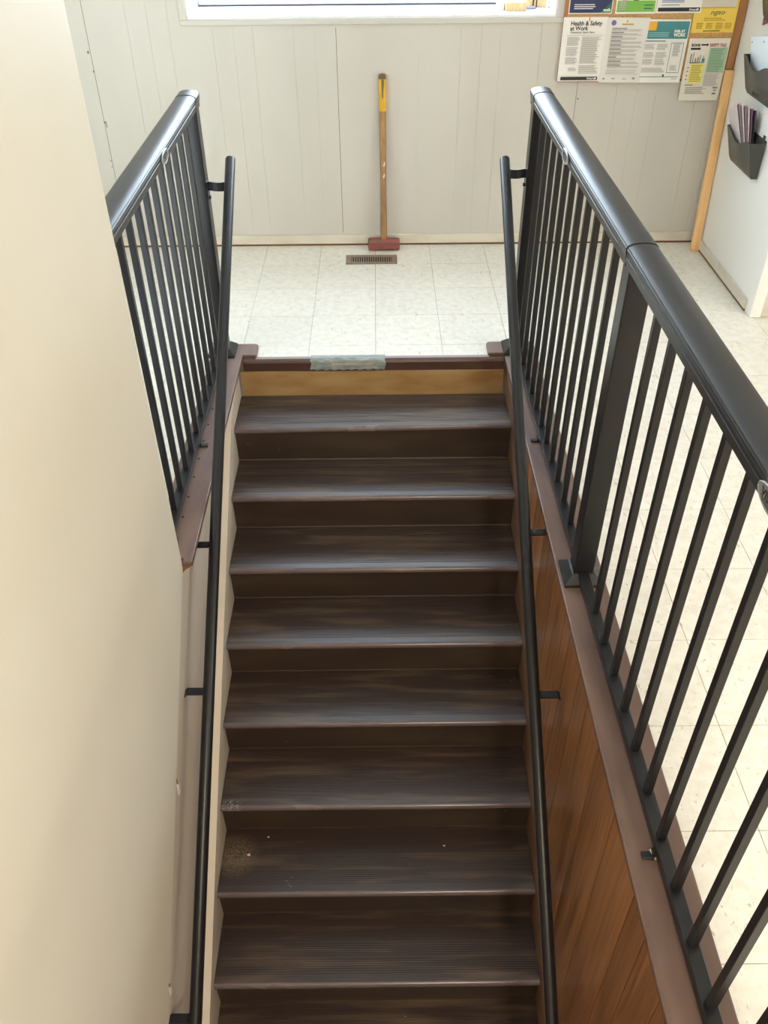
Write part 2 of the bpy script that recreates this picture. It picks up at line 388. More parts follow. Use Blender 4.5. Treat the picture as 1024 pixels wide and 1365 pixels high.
wpart('casing', [(WX1, WX1 + CW, YW - 0.009, YW, WZ0 - 0.012, WZ1 + CW)], M_WALL)
wpart('casing', [(WX0, WX1, YW - 0.009, YW, WZ1, WZ1 + CW)], M_WALL)
M_VINYL = mottled('white_sash_vinyl', srgb(206, 208, 208), srgb(190, 192, 192), (20, 20, 20), 0.4)
M_GASK = mat('dark_gasket', srgb(70, 66, 76), 0.7)
wx0, wx1 = WX0 + 0.012, WX1 - 0.012
wpart('gasket', [(wx0, wx1, 0.560, 0.59, WZ0 + 0.002, WZ0 + 0.008)], M_GASK, 0)
wpart('sash_rail', [(wx0, wx1, 0.558, 0.60, WZ0 + 0.008, WZ0 + 0.030)], M_VINYL, 0.004)
wpart('sash_rail', [(wx0, wx1, 0.565, 0.60, WZ0 + 0.033, WZ0 + 0.065)], M_VINYL, 0.004)
wpart('gasket', [(wx0, wx1, 0.570, 0.59, WZ0 + 0.030, WZ0 + 0.033)], M_GASK, 0)
wpart('sash_stile', [(wx0, wx0 + 0.045, 0.562, 0.60, WZ0 + 0.065, WZ1 - 0.01)], M_VINYL, 0.004)
wpart('sash_stile', [(wx1 - 0.045, wx1, 0.562, 0.60, WZ0 + 0.065, WZ1 - 0.01)], M_VINYL, 0.004)
wpart('sash_stile', [((wx0 + wx1) / 2 - 0.025, (wx0 + wx1) / 2 + 0.025, 0.562, 0.60, WZ0 + 0.065, WZ1 - 0.01)], M_VINYL, 0.004)
wpart('sash_rail', [(wx0, wx1, 0.562, 0.60, WZ1 - 0.06, WZ1 - 0.01)], M_VINYL, 0.004)
def glass_material():
    m = bpy.data.materials.new('window_glass'); m.use_nodes = True; t = NT(m); t.n.remove(t.n['Principled BSDF'])
    out = t.n['Material Output']; tr = t.add('ShaderNodeBsdfTransparent'); gl = t.add('ShaderNodeBsdfGlossy', Roughness=0.02)
    tr.inputs[0].default_value = (0.95, 0.97, 0.97, 1)
    mx = t.add('ShaderNodeMixShader'); mx.inputs[0].default_value = 0.05
    t.link(tr.outputs[0], mx.inputs[1]); t.link(gl.outputs[0], mx.inputs[2]); t.link(mx.outputs[0], out.inputs[0])
    return m
M_GLASS = glass_material()
xm = (wx0 + wx1) / 2
wpart('pane', [(wx0 + 0.045, xm - 0.025, 0.578, 0.582, WZ0 + 0.065, WZ1 - 0.06)], M_GLASS, 0)
wpart('pane', [(xm + 0.025, wx1 - 0.045, 0.578, 0.582, WZ0 + 0.065, WZ1 - 0.06)], M_GLASS, 0)

# ================================================================== RIGHT SHORT WALL (white, carries the file pockets)
XRW = 2.42; YRE = -0.66
wr = B(); wr.box(XRW, XRW + 0.16, YRE, 0.285, -0.0, ZC, M_WHITE, 0.012, 3)
structure(wr.build('wall_right'))
br = B()
br.box(XRW - 0.012, XRW - 0.0005, YRE + 0.055, 0.264, 0.012, 0.062, M_BASEB, 0.002)
structure(br.build('baseboard_right'))
br = B(); br.box(XRW - 0.008, XRW - 0.0005, YRE + 0.06, 0.264, 0.0, 0.0118, M_BROWNGAP)
structure(br.build('trim_right_floor_edge'))
ec = B()
ec.box(XRW - 0.006, XRW + 0.05, YRE - 0.016, YRE + 0.055, 0.0, ZC, M_WHITE, 0.005, 2)
structure(ec.build('trim_wall_end'))
ec = B()
ec.box(XRW + 0.05, XRW + 0.17, YRE - 0.010, YRE - 0.0005, 0.0, ZC, M_BASEB, 0.003)
structure(ec.build('trim_wall_end_casing'))

# ================================================================== outer shell out of view
sh = B()
sh.box(XR, XR + 0.15, YB, 0.62, -0.2, 1.15, M_WHITE); sh.box(XR, XR + 0.15, YB, 0.62, 1.95, ZC, M_WHITE)
sh.box(XR, XR + 0.15, YB, -4.2, 1.15, 1.95, M_WHITE); sh.box(XR, XR + 0.15, -3.0, 0.62, 1.15, 1.95, M_WHITE)
structure(sh.build('wall_right_outer'))
w2 = structure(empty('window_2', (XR, -3.6, 1.15)))
b = B(); b.box(XR - 0.02, XR + 0.1, -4.2, -3.0, 1.13, 1.15, M_SILL)
for y in (-4.2, -3.62, -3.04): b.box(XR + 0.05, XR + 0.09, y, y + 0.04, 1.15, 1.95, M_SILL)
o = b.build('window_frame'); o.parent = w2; o.matrix_parent_inverse = Matrix.Translation(w2.location).inverted()
sh = B(); sh.box(XL - 0.15, XR + 0.15, YB - 0.15, YB, ZB, ZC, M_CREAM); structure(sh.build('wall_front'))
sh = B(); sh.box(XL - 0.15, XL, YB, 0.62, -0.2, ZC, M_WALL); structure(sh.build('wall_left_outer'))
sh = B(); sh.box(XL - 0.15, XR + 0.15, YB - 0.15, 0.62, ZC, ZC + 0.12, M_CEIL); ceiling = structure(sh.build('ceiling'))
for p in LAMPS:
    b = B(); x, y, z = p[:3]
    b.box(x - 0.3, x + 0.3, y - 0.6, y + 0.6, z - 0.005, ZC, M_CEIL)
    for a in ((x - 0.3, x - 0.27, y - 0.6, y + 0.6), (x + 0.27, x + 0.3, y - 0.6, y + 0.6), (x - 0.27, x + 0.27, y - 0.6, y - 0.57), (x - 0.27, x + 0.27, y + 0.57, y + 0.6)):
        b.box(a[0], a[1], a[2], a[3], z - 0.04, z - 0.005, M_CEIL)
    b.build('light_fixture', ceiling)

# ================================================================== STAIRWELL WALLS
# left: grey lower wall, and the cream plaster wall that stands proud of it from the end of the brown cap towards the viewer
b = B(); b.box(-0.128, -0.036, YB, -1.07, ZB, -0.001, M_GREY)
structure(b.build('wall_stair_left'))
pts = [(-2.385, ZC), (-2.385, -0.012)]
y = -2.385
sl = 0.86
pts += [(-2.395, -0.022), (YB, -0.022 + (YB + 2.395) * sl), (YB, ZC)]
b = B(); b.prism(pts, 'x', -0.30, -0.022, M_CREAM)
wl = structure(b.build('wall_left'))
bv = wl.modifiers.new('bevel', 'BEVEL'); bv.width = 0.013; bv.segments = 4; bv.limit_method = 'ANGLE'; bv.angle_limit = 0.5
for p_ in wl.data.polygons: p_.use_smooth = False
# chipped plaster where an earlier handrail was fixed
for (yy, zz, s_) in ((-2.905, -0.488, 1.0), (-3.36, -0.85, 0.8)):
    k = B()
    pr = [(yy - 0.012 * s_, zz - 0.02 * s_), (yy + 0.006 * s_, zz - 0.03 * s_), (yy + 0.012 * s_, zz + 0.01 * s_), (yy + 0.004 * s_, zz + 0.032 * s_), (yy - 0.008 * s_, zz + 0.02 * s_)]
    k.prism(pr, 'x', -0.0226, -0.0212, mat('bare_plaster', srgb(236, 228, 214), 0.9)); k.build('chip', wl)
    k = B(); k.prism([(yy + 0.004, zz + 0.014), (yy + 0.010, zz + 0.022), (yy + 0.005, zz + 0.05 * s_), (yy - 0.002, zz + 0.03)], 'x', -0.0224, -0.0208, mat('plaster_stain', srgb(150, 120, 84), 0.9)); k.build('chip', wl)

# right: varnished random-groove panelling
XP = 1.21
b = B(); b.box(XP + 0.006, 1.33, YB, -1.07, ZB, -0.001, M_PANELGAP)
wsr = structure(b.build('wall_stair_right'))
gr = [-1.075, -1.14, -1.23, -1.33, -1.42, -1.54, -1.625, -1.74, -1.83, -1.95, -2.035, -2.14, -2.24, -2.36, -2.44, -2.56, -2.645, -2.80, -2.912, -3.062, -3.262, -3.471, -3.571, -3.70, -3.88, -4.08, -4.29, -4.49, -4.70, -4.95, -5.2, -5.45, -5.7, -5.95, -6.2, YB]
for a, c in zip(gr, gr[1:]):
    p = B(); p.box(XP, XP + 0.0055, c + 0.0019, a - 0.0019, ZB, -0.001, M_PANEL); p.build('plank', wsr)
for (yy, zz, w_, h_) in ((-3.045, -0.93, 0.010, 0.030), (-2.70, -0.455, 0.007, 0.018)):
    k = B(); k.prism([(yy + w_ * math.cos(a) * (1.0 if q % 2 else 0.75), zz + h_ * math.sin(a)) for q, a in enumerate([2 * math.pi * i / 10 for i in range(10)])], 'x', XP - 0.0003, XP + 0.001, mat('pale_scuff', srgb(150, 116, 92), 0.5)); k.build('scuff', wsr)
b = B(); b.box(-0.128, 1.33, -1.0, -0.95, ZB, -0.2, M_PANELGAP); structure(b.build('wall_stair_back'))

# ------------------------------------------------------------------ brown caps on both sides (floor edge boards)
def arc(cx, cy, r, a0, a1, n=5): return [(cx + r * math.cos(math.radians(a0 + (a1 - a0) * i / n)), cy + r * math.sin(math.radians(a0 + (a1 - a0) * i / n))) for i in range(n + 1)]
capz = 0.020
b = B()
out = [(1.331, YB + 0.3), (1.331, -0.925)] + [(1.135, -0.925)] + arc(1.135, -0.945, 0.02, 90, 180, 4)[1:] + [(1.115, -1.032), (1.186, -1.032), (1.186, YB + 0.3)]
b.prism(out, 'z', 0.0005, capz, M_CAP)
cr = structure(b.build('trim_cap_right', bevel=0.004))
m_ = B(); m_.prism([(1.192, 0.0), (1.209, 0.0), (1.209, -0.03), (1.204, -0.018), (1.199, -0.009)], 'y', YB + 0.3, -1.075, M_CAP); m_.build('moulding', cr)
b = B()
out = [(-0.128, -2.384), (-0.128, -0.925), (0.05, -0.925)] + arc(0.055, -0.945, 0.02, 90, 0, 4)[1:] + [(0.075, -1.032), (0.013, -1.032), (0.013, -2.402), (-0.020, -2.402), (-0.020, -2.384)]
b.prism(out, 'z', 0.0005, capz, M_CAP)
cl = structure(b.build('trim_cap_left', bevel=0.004))
m_ = B(); m_.prism([(0.006, 0.0), (-0.035, 0.0), (-0.035, -0.042), (-0.026, -0.03), (-0.010, -0.012), (0.0, -0.007)], 'y', -2.400, -1.075, M_CAPDARK); m_.build('moulding', cl)
for i, yh in enumerate((-1.37, -1.481, -1.595, -1.709, -1.828, -1.942, -2.06, -2.172, -2.29)):
    k = B(); k.tube([(-0.056, yh, capz - 0.002), (-0.056, yh, capz + 0.0004)], 0.0048, M_DARK, 10); k.build('screw_hole', cl)

# ================================================================== STAIRCASE
stairs = tag(empty('staircase', (0.6, -1.05, -0.18)), 'dark brown rubber covered straight stairs going down between two walls', 'stairs')
def sp(bld, name, **kw):
    o = bld.build(name, **kw); o.parent = stairs; o.matrix_parent_inverse = Matrix.Translation(stairs.location).inverted(); return o
RUN, RISE = 0.2518, 0.183
TX0, TX1 = -0.007, 1.196
NST = 14
def tz(i): return -0.165 - RISE * i
def ty(i): return -1.351 - RUN * i
def tread_profile():
    # local: y=0 is the front of the nose, +y to the back; z=0 tread top
    back = 0.272
    P = [(back, -0.023), (back, 0.0)]
    yy = back - 0.006
    k = 0
    while yy > 0.036:
        wide = (k % 6 == 5) and yy > 0.09
        pitch = 0.0085
        g = 0.0034
        P += [(yy, 0.0), (yy - 0.0006, -0.0013), (yy - g + 0.0006, -0.0013), (yy - g, 0.0)]
        yy -= pitch + (0.006 if wide else 0); k += 1
    P += [(0.013, 0.0)]
    P += [(0.013 - 0.013 * math.sin(a), -0.013 + 0.013 * math.cos(a)) for a in (0.4, 0.8, 1.2, 1.57)]
    P += [(0.0, -0.019), (0.003, -0.023)]
    return P
tp = tread_profile()
for i in range(NST):
    b = B(); z0, y0 = tz(i), ty(i)
    b.prism([(y0 + p[0], z0 + p[1]) for p in tp], 'x', TX0, TX1, M_TREAD)
    if i == 0:
        for v in b.bm.verts:
            fr = 1 - (v.co.y - y0) / 0.272
            v.co.z += (0.012 * (v.co.x - 0.25) * max(0, fr)) 
    k = b.mi(M_BAND); b.bm.faces.ensure_lookup_table()
    for f in b.bm.faces:
        if len(f.verts) == 4:
            c = f.calc_center_median()
            if c.y - y0 < 0.026 and c.z - z0 > -0.0205: f.material_index = k; f.smooth = c.y - y0 < 0.013
    sp(b, 'tread')
    # riser below this nose
    b = B(); yr = y0 + 0.022
    b.box(TX0 - 0.0012, TX1 + 0.0012, yr, yr + 0.012, z0 - RISE - 0.002, z0 - 0.020, M_RISER)
    # coved foot of the rubber riser
    b.prism([(yr, z0 - RISE + 0.008), (yr - 0.003, z0 - RISE + 0.0015), (yr + 0.002, z0 - RISE + 0.0015)], 'x', TX0 + 0.002, TX1 - 0.002, M_RISER)
    sp(b, 'riser')
b = B(); b.box(0.0, TX1 - 0.008, -1.068, -1.056, tz(0) - 0.03, -0.05, M_RISERWOOD); sp(b, 'top_riser')
b = B(); b.prism([(-1.022, -0.058), (-1.022, 0.004), (-1.046, 0.006), (-1.056, 0.001), (-1.060, -0.008), (-1.058, -0.055), (-1.054, -0.058)], 'x', 0.014, 1.185, M_NOSE)
b.box(0.07, 1.12, -1.046, -1.026, 0.004, 0.0068, mat('worn_edge_strip', srgb(146, 134, 136), 0.35)); sp(b, 'landing_nosing', bevel=0.001)
# skirt boards
def skirt(x0, x1, m):
    off = 0.045
    ya, za = -1.075, 0.0
    yb = ty(NST - 1) - 0.2
    P = [(-1.075, -0.045), (-1.22, -0.07), (ty(0) - 0.02, tz(0) + off + 0.01), (yb, tz(0) + off + (yb - ty(0)) * RISE / RUN), (yb, tz(0) - 0.35 + (yb - ty(0)) * RISE / RUN), (-1.30, -0.5), (-1.075, -0.35)]
    b = B(); b.prism(P, 'x', x0, x1, m); sp(b, 'skirt_board')
skirt(-0.0355, -0.0085, M_GREY)
skirt(1.1975, 1.2095, M_SKIRTR)
# grit on the treads
M_CRUMB = mat('white_crumb', srgb(226, 214, 190), 0.8)
def crumb(x, i, back, s_, label):
    b = B(); z = tz(i); yb = ty(i) + back
    bmesh.ops.create_icosphere(b.bm, subdivisions=1, radius=s_, matrix=Matrix.Translation((x, yb, z + s_ * 0.7)) @ Matrix.Diagonal((1.3, 0.9, 0.7, 1)))
    b.mi(M_CRUMB); o = b.build('crumb'); tag(o, label, 'crumb')
crumb(0.095, 6, 0.16, 0.006, 'small white crumb lying near the left end of a lower tread')
crumb(0.165, 6, 0.235, 0.004, 'thin pale chip lying behind the white crumb on the lower tread')
crumb(0.862, 6, 0.19, 0.004, 'tiny white crumb at the right side of a lower tread')

# ------------------------------------------------------------------ grey tape on the landing edge
b = B()
tape = [(-1.020, 0.0085), (-1.047, 0.0095), (-1.0575, 0.0035), (-1.0625, -0.007), (-1.0615, -0.042)]
ix = []
N = 26
k = b.mi(M_TAPE)
for a in range(N + 1):
    x = 0.318 + (0.652 - 0.318) * a / N
    row = []
    for q, (yy, zz) in enumerate(tape):
        w = 0.0014 * math.sin(a * 1.3 + q * 2) + 0.001 * math.sin(a * 0.45 + q)
        e = 0.004 * math.sin(a * 2.1) if q in (0, 4) else 0
        row.append((b.bm.verts.new((x + (0.004 * math.sin(q * 2.7) if a in (0, N) else 0), yy - abs(w), zz + (e if q == 4 else 0) + abs(w) * 0.5))))
    ix.append(row)
for A, C in zip(ix, ix[1:]):
    for q in range(len(tape) - 1): f = b.bm.faces.new((A[q], A[q + 1], C[q + 1], C[q])); f.material_index = k; f.smooth = True
b.box(0.41, 0.60, -1.0648, -1.0636, -0.0145, -0.0105, mat('torn_tape_edge', srgb(196, 176, 148), 0.8))
o = b.build('tape_strip'); so = o.modifiers.new('t', 'SOLIDIFY'); so.thickness = 0.0006; so.offset = 0
tag(o, 'grey cloth tape patch wrapped over the edge of the top landing', 'tape')

# ================================================================== RAILINGS
def railing(name, label, side, x_of, posts, balusters, y_near, y_far, badges, feet):
    """side=+1: the stair side is towards -x (right railing); -1: towards +x (left railing)"""
    root = tag(empty(name, (x_of(y_far), y_far, capz)), label, 'railing')
    inv = Matrix.Translation(root.location).inverted()
    def part(b, nm, par=None, **kw):
        o = b.build(nm, **kw)
        if par is None: o.parent = root; o.matrix_parent_inverse = inv
        else: o.parent = par
        return o
    ang = math.atan2(x_of(y_near) - x_of(y_far), y_far - y_near)   # slight skew of the run
    zb0, zb1 = 0.036, 0.060
    # posts
    for yp in posts:
        x = x_of(yp); h = 0.031
        b = B(); b.box(x - h, x + h, yp - h, yp + h, capz + 0.012, 1.052, M_BLACK, 0.003, 2)
        po = part(b, 'post')
        b = B(); e0, e1, k = 0.060, 0.036, capz
        lo = [(-e0, -e0), (e0, -e0), (e0, e0), (-e0, e0)]; hi = [(-e1, -e1), (e1, -e1), (e1, e1), (-e1, e1)]
        V = [[b.bm.verts.new((x + q[0] * s_, yp + q[1] * s_, zz)) for q in lo] for s_, zz in ((1, k + 0.0005), (1, k + 0.010), (0.93, k + 0.014))]
        V.append([b.bm.verts.new((x + q[0], yp + q[1], k + 0.034)) for q in hi]); V.append([b.bm.verts.new((x + q[0] * 0.88, yp + q[1] * 0.88, k + 0.036)) for q in hi])
        for A, C in zip(V, V[1:]):
            for q in range(4): b.bm.faces.new((A[q], A[(q + 1) % 4], C[(q + 1) % 4], C[q]))
        b.bm.faces.new(V[-1]); b.bm.faces.new(V[0]); bmesh.ops.recalc_face_normals(b.bm, faces=b.bm.faces[:]); b.mi(M_BLACKPLASTIC)
        part(b, 'post_skirt', po)
    # bottom rail, top rail in lengths between posts
    ys = sorted(posts, reverse=True)
    segs = []
    for a, c in zip(ys, ys[1:] + ([y_near] if y_near < ys[-1] - 0.1 else [])): segs.append((a, c))
    def skew(b, y0, y1):
        for v in b.bm.verts: v.co.x += x_of(v.co.y)
    for (a, c) in segs:
        b = B(); hw = 0.0165
        b.prism([(-hw, zb0), (-hw, zb1 - 0.002), (-hw + 0.002, zb1), (hw - 0.002, zb1), (hw, zb1 - 0.002), (hw, zb0)], 'y', c, a - 0.032, M_BLACK)
        skew(b, c, a); part(b, 'bottom_rail')
    # top rail section (crowned cap with two grooves on each side)
    def section(w, z0, z1, crown, grooves=True):
        S = [(-w + 0.004, z0)]
        def sidep(sg):
            pts = [(w - 0.004, z0), (w - 0.004, z0 + 0.010)]
            if grooves:
                for g0 in (z0 + 0.012, z0 + 0.024): pts += [(w - 0.0015, g0), (w - 0.0015, g0 + 0.009), (w - 0.004, g0 + 0.0105), (w - 0.004, g0 + 0.0115)]
            pts += [(w, z0 + 0.0375), (w, z1 - 0.002), (w - 0.0015, z1)]
            return [(sg * p[0], p[1]) for p in pts]
        top = [(w * math.cos(math.radians(t)) * 0.965, z1 + crown * math.sin(math.radians(t))) for t in range(15, 180, 15)]
        return sidep(1) + top + sidep(-1)[::-1]
    zt0, zt1, cw = 1.044, 1.088, 0.038
    for n_, (a, c) in enumerate(segs):
        b = B(); b.prism(section(cw, zt0, zt1, 0.011), 'y', c + (0.003 if c in ys else 0), a - 0.050 if n_ == 0 else a - 0.0, M_BLACKRAIL)
        for f in b.bm.faces:
            if len(f.verts) == 4 and abs(f.normal.z) > 0.35: f.smooth = True
        skew(b, c, a)
        part(b, 'top_rail')
    for n_, yp in enumerate(ys):
        # sleeve over the joint: end sleeve at the far post, joint sleeve at the others
        b = B(); cy0, cy1 = (yp - 0.047, yp + 0.034) if n_ == 0 else (yp - 0.0, yp + 0.085)
        if n_ > 0 and abs(yp - y_near) < 0.02: cy0, cy1 = yp - 0.03, yp + 0.05
        b.prism(section(cw + 0.0007, zt0 - 0.0007, zt1 + 0.0005, 0.0112, False), 'y', cy0, cy1, M_BLACKRAIL); skew(b, 0, 0)
        b2 = B()
        for f in b.bm.faces:
            if len(f.verts) == 4 and abs(f.normal.z) > 0.35: f.smooth = True
        part(b, 'rail_sleeve')
        b = B(); b.prism(section(cw + 0.0011, zt0 - 0.0012, zt1 + 0.0009, 0.0116, False), 'y', cy0 - 0.003, cy0 + 0.0005, M_DARK); skew(b, 0, 0); part(b, 'joint_seal')
    # balusters
    b = B(); h = 0.0093; b.box(-h, h, -h, h, zb1 - 0.002, zt0 + 0.001, M_BLACK, 0.0015)
    first = None
    for yb in balusters:
        lc = (x_of(yb), yb, 0)
        if first is None:
            first = part(b, 'baluster'); first.location = lc
        else:
            d = dup(first, root, lc); d.matrix_parent_inverse = inv
    # support feet under the bottom rail
    for yf in feet:
        x = x_of(yf); b = B()
        b.box(x - side * 0.045, x - side * 0.010, yf - 0.009, yf + 0.009, capz + 0.0004, capz + 0.008, M_BLACKPLASTIC, 0.002)
        b.box(x - 0.012, x + 0.012, yf - 0.009, yf + 0.009, capz + 0.0004, zb0 + 0.001, M_BLACKPLASTIC)
        b.box(x - side * 0.022, x - side * 0.017, yf - 0.011, yf + 0.011, capz + 0.0004, capz + 0.018, M_BLACKPLASTIC)
        part(b, 'support_foot')
    # oval maker's badges on the stair side of the top rail
    for yb in badges:
        x = x_of(yb) - side * (cw + 0.0005); zc = 1.066
        b = B(); prof = []
        nn = 32
        def ring(ry, rz, xo): return [b.bm.verts.new((x - side * xo, yb + ry * math.cos(2 * math.pi * q / nn), zc + rz * math.sin(2 * math.pi * q / nn))) for q in range(nn)]
        R = [ring(0.050, 0.0205, 0.0), ring(0.050, 0.0205, 0.002), ring(0.0475, 0.0185, 0.0034), ring(0.045, 0.0165, 0.0026)]
        for A, C in zip(R, R[1:]):
            for q in range(nn): b.bm.faces.new((A[q], A[(q + 1) % nn], C[(q + 1) % nn], C[q]))
        b.bm.faces.new(R[-1]); bmesh.ops.recalc_face_normals(b.bm, faces=b.bm.faces[:]); b.mi(M_SILVER)
        o = part(b, 'badge'); o['label'] = 'silver oval badge'
        t = text('VISTA', 'lettering', o, (x - side * 0.0034, yb, zc - 0.004), 0.019, M_INK, (math.pi / 2, 0, -side * math.pi / 2), 'CENTER', 0.0006, 1.25)
        b = B()
        for q in range(3): b.box(x - side * 0.0026, x - side * 0.0030, yb - 0.032 + 0.004 * q, yb + 0.032 - 0.004 * q, zc - 0.0075 - 0.0028 * q, zc - 0.0064 - 0.0028 * q, M_INK)
        part(b, 'lettering_line', o)
    return root
xr = lambda y: 1.243 + (-1.0 - y) * 0.009
xl = lambda y: -0.0785
bal_r = [-1.090 - 0.1186 * i for i in range(11)] + [-2.679 - 0.1202 * i for i in range(16)]
railing('railing', 'long black metal railing with three posts between the stairs and the hall floor', 1, xr, [-1.0, -2.48, -4.66], [y for y in bal_r if y > -4.6], -4.66, -1.0, [-1.70, -3.425], [-1.733, -3.425])
bal_l = [-1.120 - 0.1172 * i for i in range(11)]
railing('railing', 'short black metal railing on the brown ledge beside the cream plaster wall', -1, xl, [-1.0], bal_l, -2.383, -1.0, [-1.664], [-1.745])
# splinter beside the broken foot
k = B(); k.prism([(1.240, -3.415), (1.246, -3.412), (1.252, -3.437), (1.247, -3.440)], 'z', capz + 0.008, capz + 0.012, mat('bare_wood_splinter', srgb(206, 190, 160), 0.8)); o = k.build('wood_splinter'); tag(o, 'pale wood splinter at the broken black foot under the right railing', 'splinter')

# ================================================================== HANDRAILS
def handrail(label, x, line, y0, y1, side, wall_x, post_x, brackets):
    """side=+1: wall on +x"""
    root = tag(empty('handrail', (x, y0, line(y0))), label, 'handrail'); inv = Matrix.Translation(root.location).inverted()
    def part(b, nm):
        o = b.build(nm); o.parent = root; o.matrix_parent_inverse = inv; return o
    d = Vector((0, y1 - y0, line(y1) - line(y0))).normalized()
    a = Vector((x, y0, line(y0))); e = Vector((x, y1, line(y1)))
    b = B(); R = 0.0195
    b.tube([a, a + d * 0.002, a + d * 0.006, e - d * 0.006, e - d * 0.002, e], [R - 0.006, R - 0.002, R, R, R - 0.002, R - 0.006], M_BLACK, 24); part(b, 'tube')
    for yb in brackets:
        zr = line(yb)
        b = B(); z = zr - 0.028
        b.strap((yb, [(x, zr - 0.016), (x + side * 0.012, z), (x + side * 0.03, z - 0.003), (wall_x - side * 0.008, z - 0.003), (wall_x - side * 0.002, z - 0.010), (wall_x - side * 0.002, z - 0.014)]), 0.0145, 0.005, M_BLACK)
        part(b, 'bracket')
    # bracket from the far post: curved strap with clamp and screw
    yp = -1.035; zr = line(yp - 0.03)
    b = B(); z = zr - 0.036
    span = abs(post_x - x)
    P = [(x + side * (0.012 + (span - 0.014) * t), yp + 0.012 - 0.012 * math.sin(math.pi * min(1, t * 1.15))) for t in (0, 0.15, 0.3, 0.5, 0.7, 0.85, 1.0)]
    b.prism(P + [(q[0], q[1] + 0.005) for q in P[::-1]], 'z', z - 0.004, z + 0.030, M_BLACK)
    b.box(post_x - side * 0.004, post_x - side * 0.0002, yp - 0.004, yp + 0.030, z - 0.030, z + 0.034, M_BLACK, 0.001)
    yp = yp + 0.002
    b.tube([(post_x - side * 0.012, yp + 0.01, z - 0.03), (post_x - side * 0.001, yp + 0.01, z - 0.03)], 0.007, M_BLACK, 10)
    part(b, 'post_bracket')
    return root
lineR = lambda y: 0.849 + 0.7225 * (y + 1.03)
lineL = lambda y: 0.844 + 0.731 * (y + 0.984)
handrail('sloping black round handrail along the brown panelled wall, right of the treads', 1.12, lineR, -1.018, -4.55, 1, XP, xr(-1.0) - 0.031, [-2.21, -2.655, -3.75])
handrail('sloping black round handrail along the plaster wall, left of the treads', 0.05, lineL, -0.972, -4.55, -1, -0.036, -0.0785 + 0.031, [-2.205, -2.61, -3.40])

# ================================================================== SLEDGEHAMMER
sl_ = tag(empty('sledgehammer', (0.658, 0.205, 0)), 'sledgehammer with chipped red head and worn wooden haft standing against the panelled wall', 'hammer')
inv = Matrix.Translation(sl_.location).inverted()
def part_of(root, b, nm, **kw):
    o = b.build(nm, **kw); o.parent = root; o.matrix_parent_inverse = Matrix.Translation(root.location).inverted(); return o
hx, hy = 0.658, 0.205
b = B(); prof = []
for (xx, rr) in ((-0.088, 0.023), (-0.084, 0.0285), (-0.055, 0.0305), (-0.025, 0.031), (0.025, 0.031), (0.055, 0.0305), (0.084, 0.0285), (0.088, 0.023)):
    prof.append([b.bm.verts.new((hx + xx, hy + rr * sx * 1.0, 0.033 + rr * sz)) for sx, sz in ((-1, -0.55), (-0.55, -1), (0.55, -1), (1, -0.55), (1, 0.55), (0.55, 1), (-0.55, 1), (-1, 0.55))])
for A, C in zip(prof, prof[1:]):
    for q in range(8): b.bm.faces.new((A[q], A[(q + 1) % 8], C[(q + 1) % 8], C[q]))
b.bm.faces.new(prof[0]); b.bm.faces.new(prof[-1]); bmesh.ops.recalc_face_normals(b.bm, faces=b.bm.faces[:]); b.mi(M_RED)
ho = part_of(sl_, b, 'hammer_head')
top = Vector((0.655, YW - 0.018, 0.888)); bot = Vector((hx, hy + 0.005, 0.05))
def hp(t): return bot.lerp(top, t)
b = B(); b.tube([hp(0), hp(0.1), hp(0.3), hp(0.6), hp(0.795)], [0.0185, 0.0195, 0.0175, 0.0178, 0.0182], M_HAFT, 14); part_of(sl_, b, 'haft')
b = B(); b.tube([hp(0.795), hp(0.82), hp(0.972)], [0.0188, 0.0191, 0.0196], M_YELLOW, 14); o = part_of(sl_, b, 'grip_paint'); o['label'] = 'yellow painted grip'
b = B(); b.tube([hp(0.972), hp(0.982), hp(0.994), hp(1.0)], [0.0198, 0.0196, 0.0175, 0.011], M_HAFTTOP, 14); part_of(sl_, b, 'haft_end')
b = B(); b.prism([(0.6545, hp(0.82).z), (0.6575, hp(0.82).z + 0.01), (0.663, hp(0.972).z), (0.649, hp(0.972).z)], 'y', hp(0.90).y - 0.0205, hp(0.90).y - 0.010, M_HAFTTOP); part_of(sl_, b, 'worn_patch')
for (t, dx) in ((0.49, 0.006), (0.42, 0.004)):
    c = hp(t); b = B(); b.prism([(c.x + dx - 0.006, c.z - 0.008), (c.x + dx, c.z - 0.014), (c.x + dx + 0.005, c.z + 0.004), (c.x + dx + 0.001, c.z + 0.014)], 'y', c.y - 0.0188, c.y - 0.010, M_CRUMB); part_of(sl_, b, 'paint_splash')

# ================================================================== FLOOR VENT
fv = tag(empty('floor_vent', (0.588, 0.06, 0)), 'bronze slotted floor register set in the tiles in front of the sledgehammer', 'vent')
b = B(); x0, x1, y0, y1 = 0.448, 0.729, 0.002, 0.122
z1 = 0.005
b.box(x0, x1, y0, y0 + 0.026, 0.0003, z1, M_VENT, 0.002); b.box(x0, x1, y1 - 0.026, y1, 0.0003, z1, M_VENT, 0.002)
b.box(x0, x0 + 0.030, y0 + 0.0262, y1 - 0.0262, 0.0003, z1, M_VENT, 0.001); b.box(x1 - 0.030, x1, y0 + 0.0262, y1 - 0.0262, 0.0003, z1, M_VENT, 0.001)
part_of(fv, b, 'frame')
b = B(); b.box(x0 + 0.030, x1 - 0.030, y0 + 0.026, y1 - 0.026, 0.0002, 0.0012, M_DARK); part_of(fv, b, 'duct')
n = 18; first = None
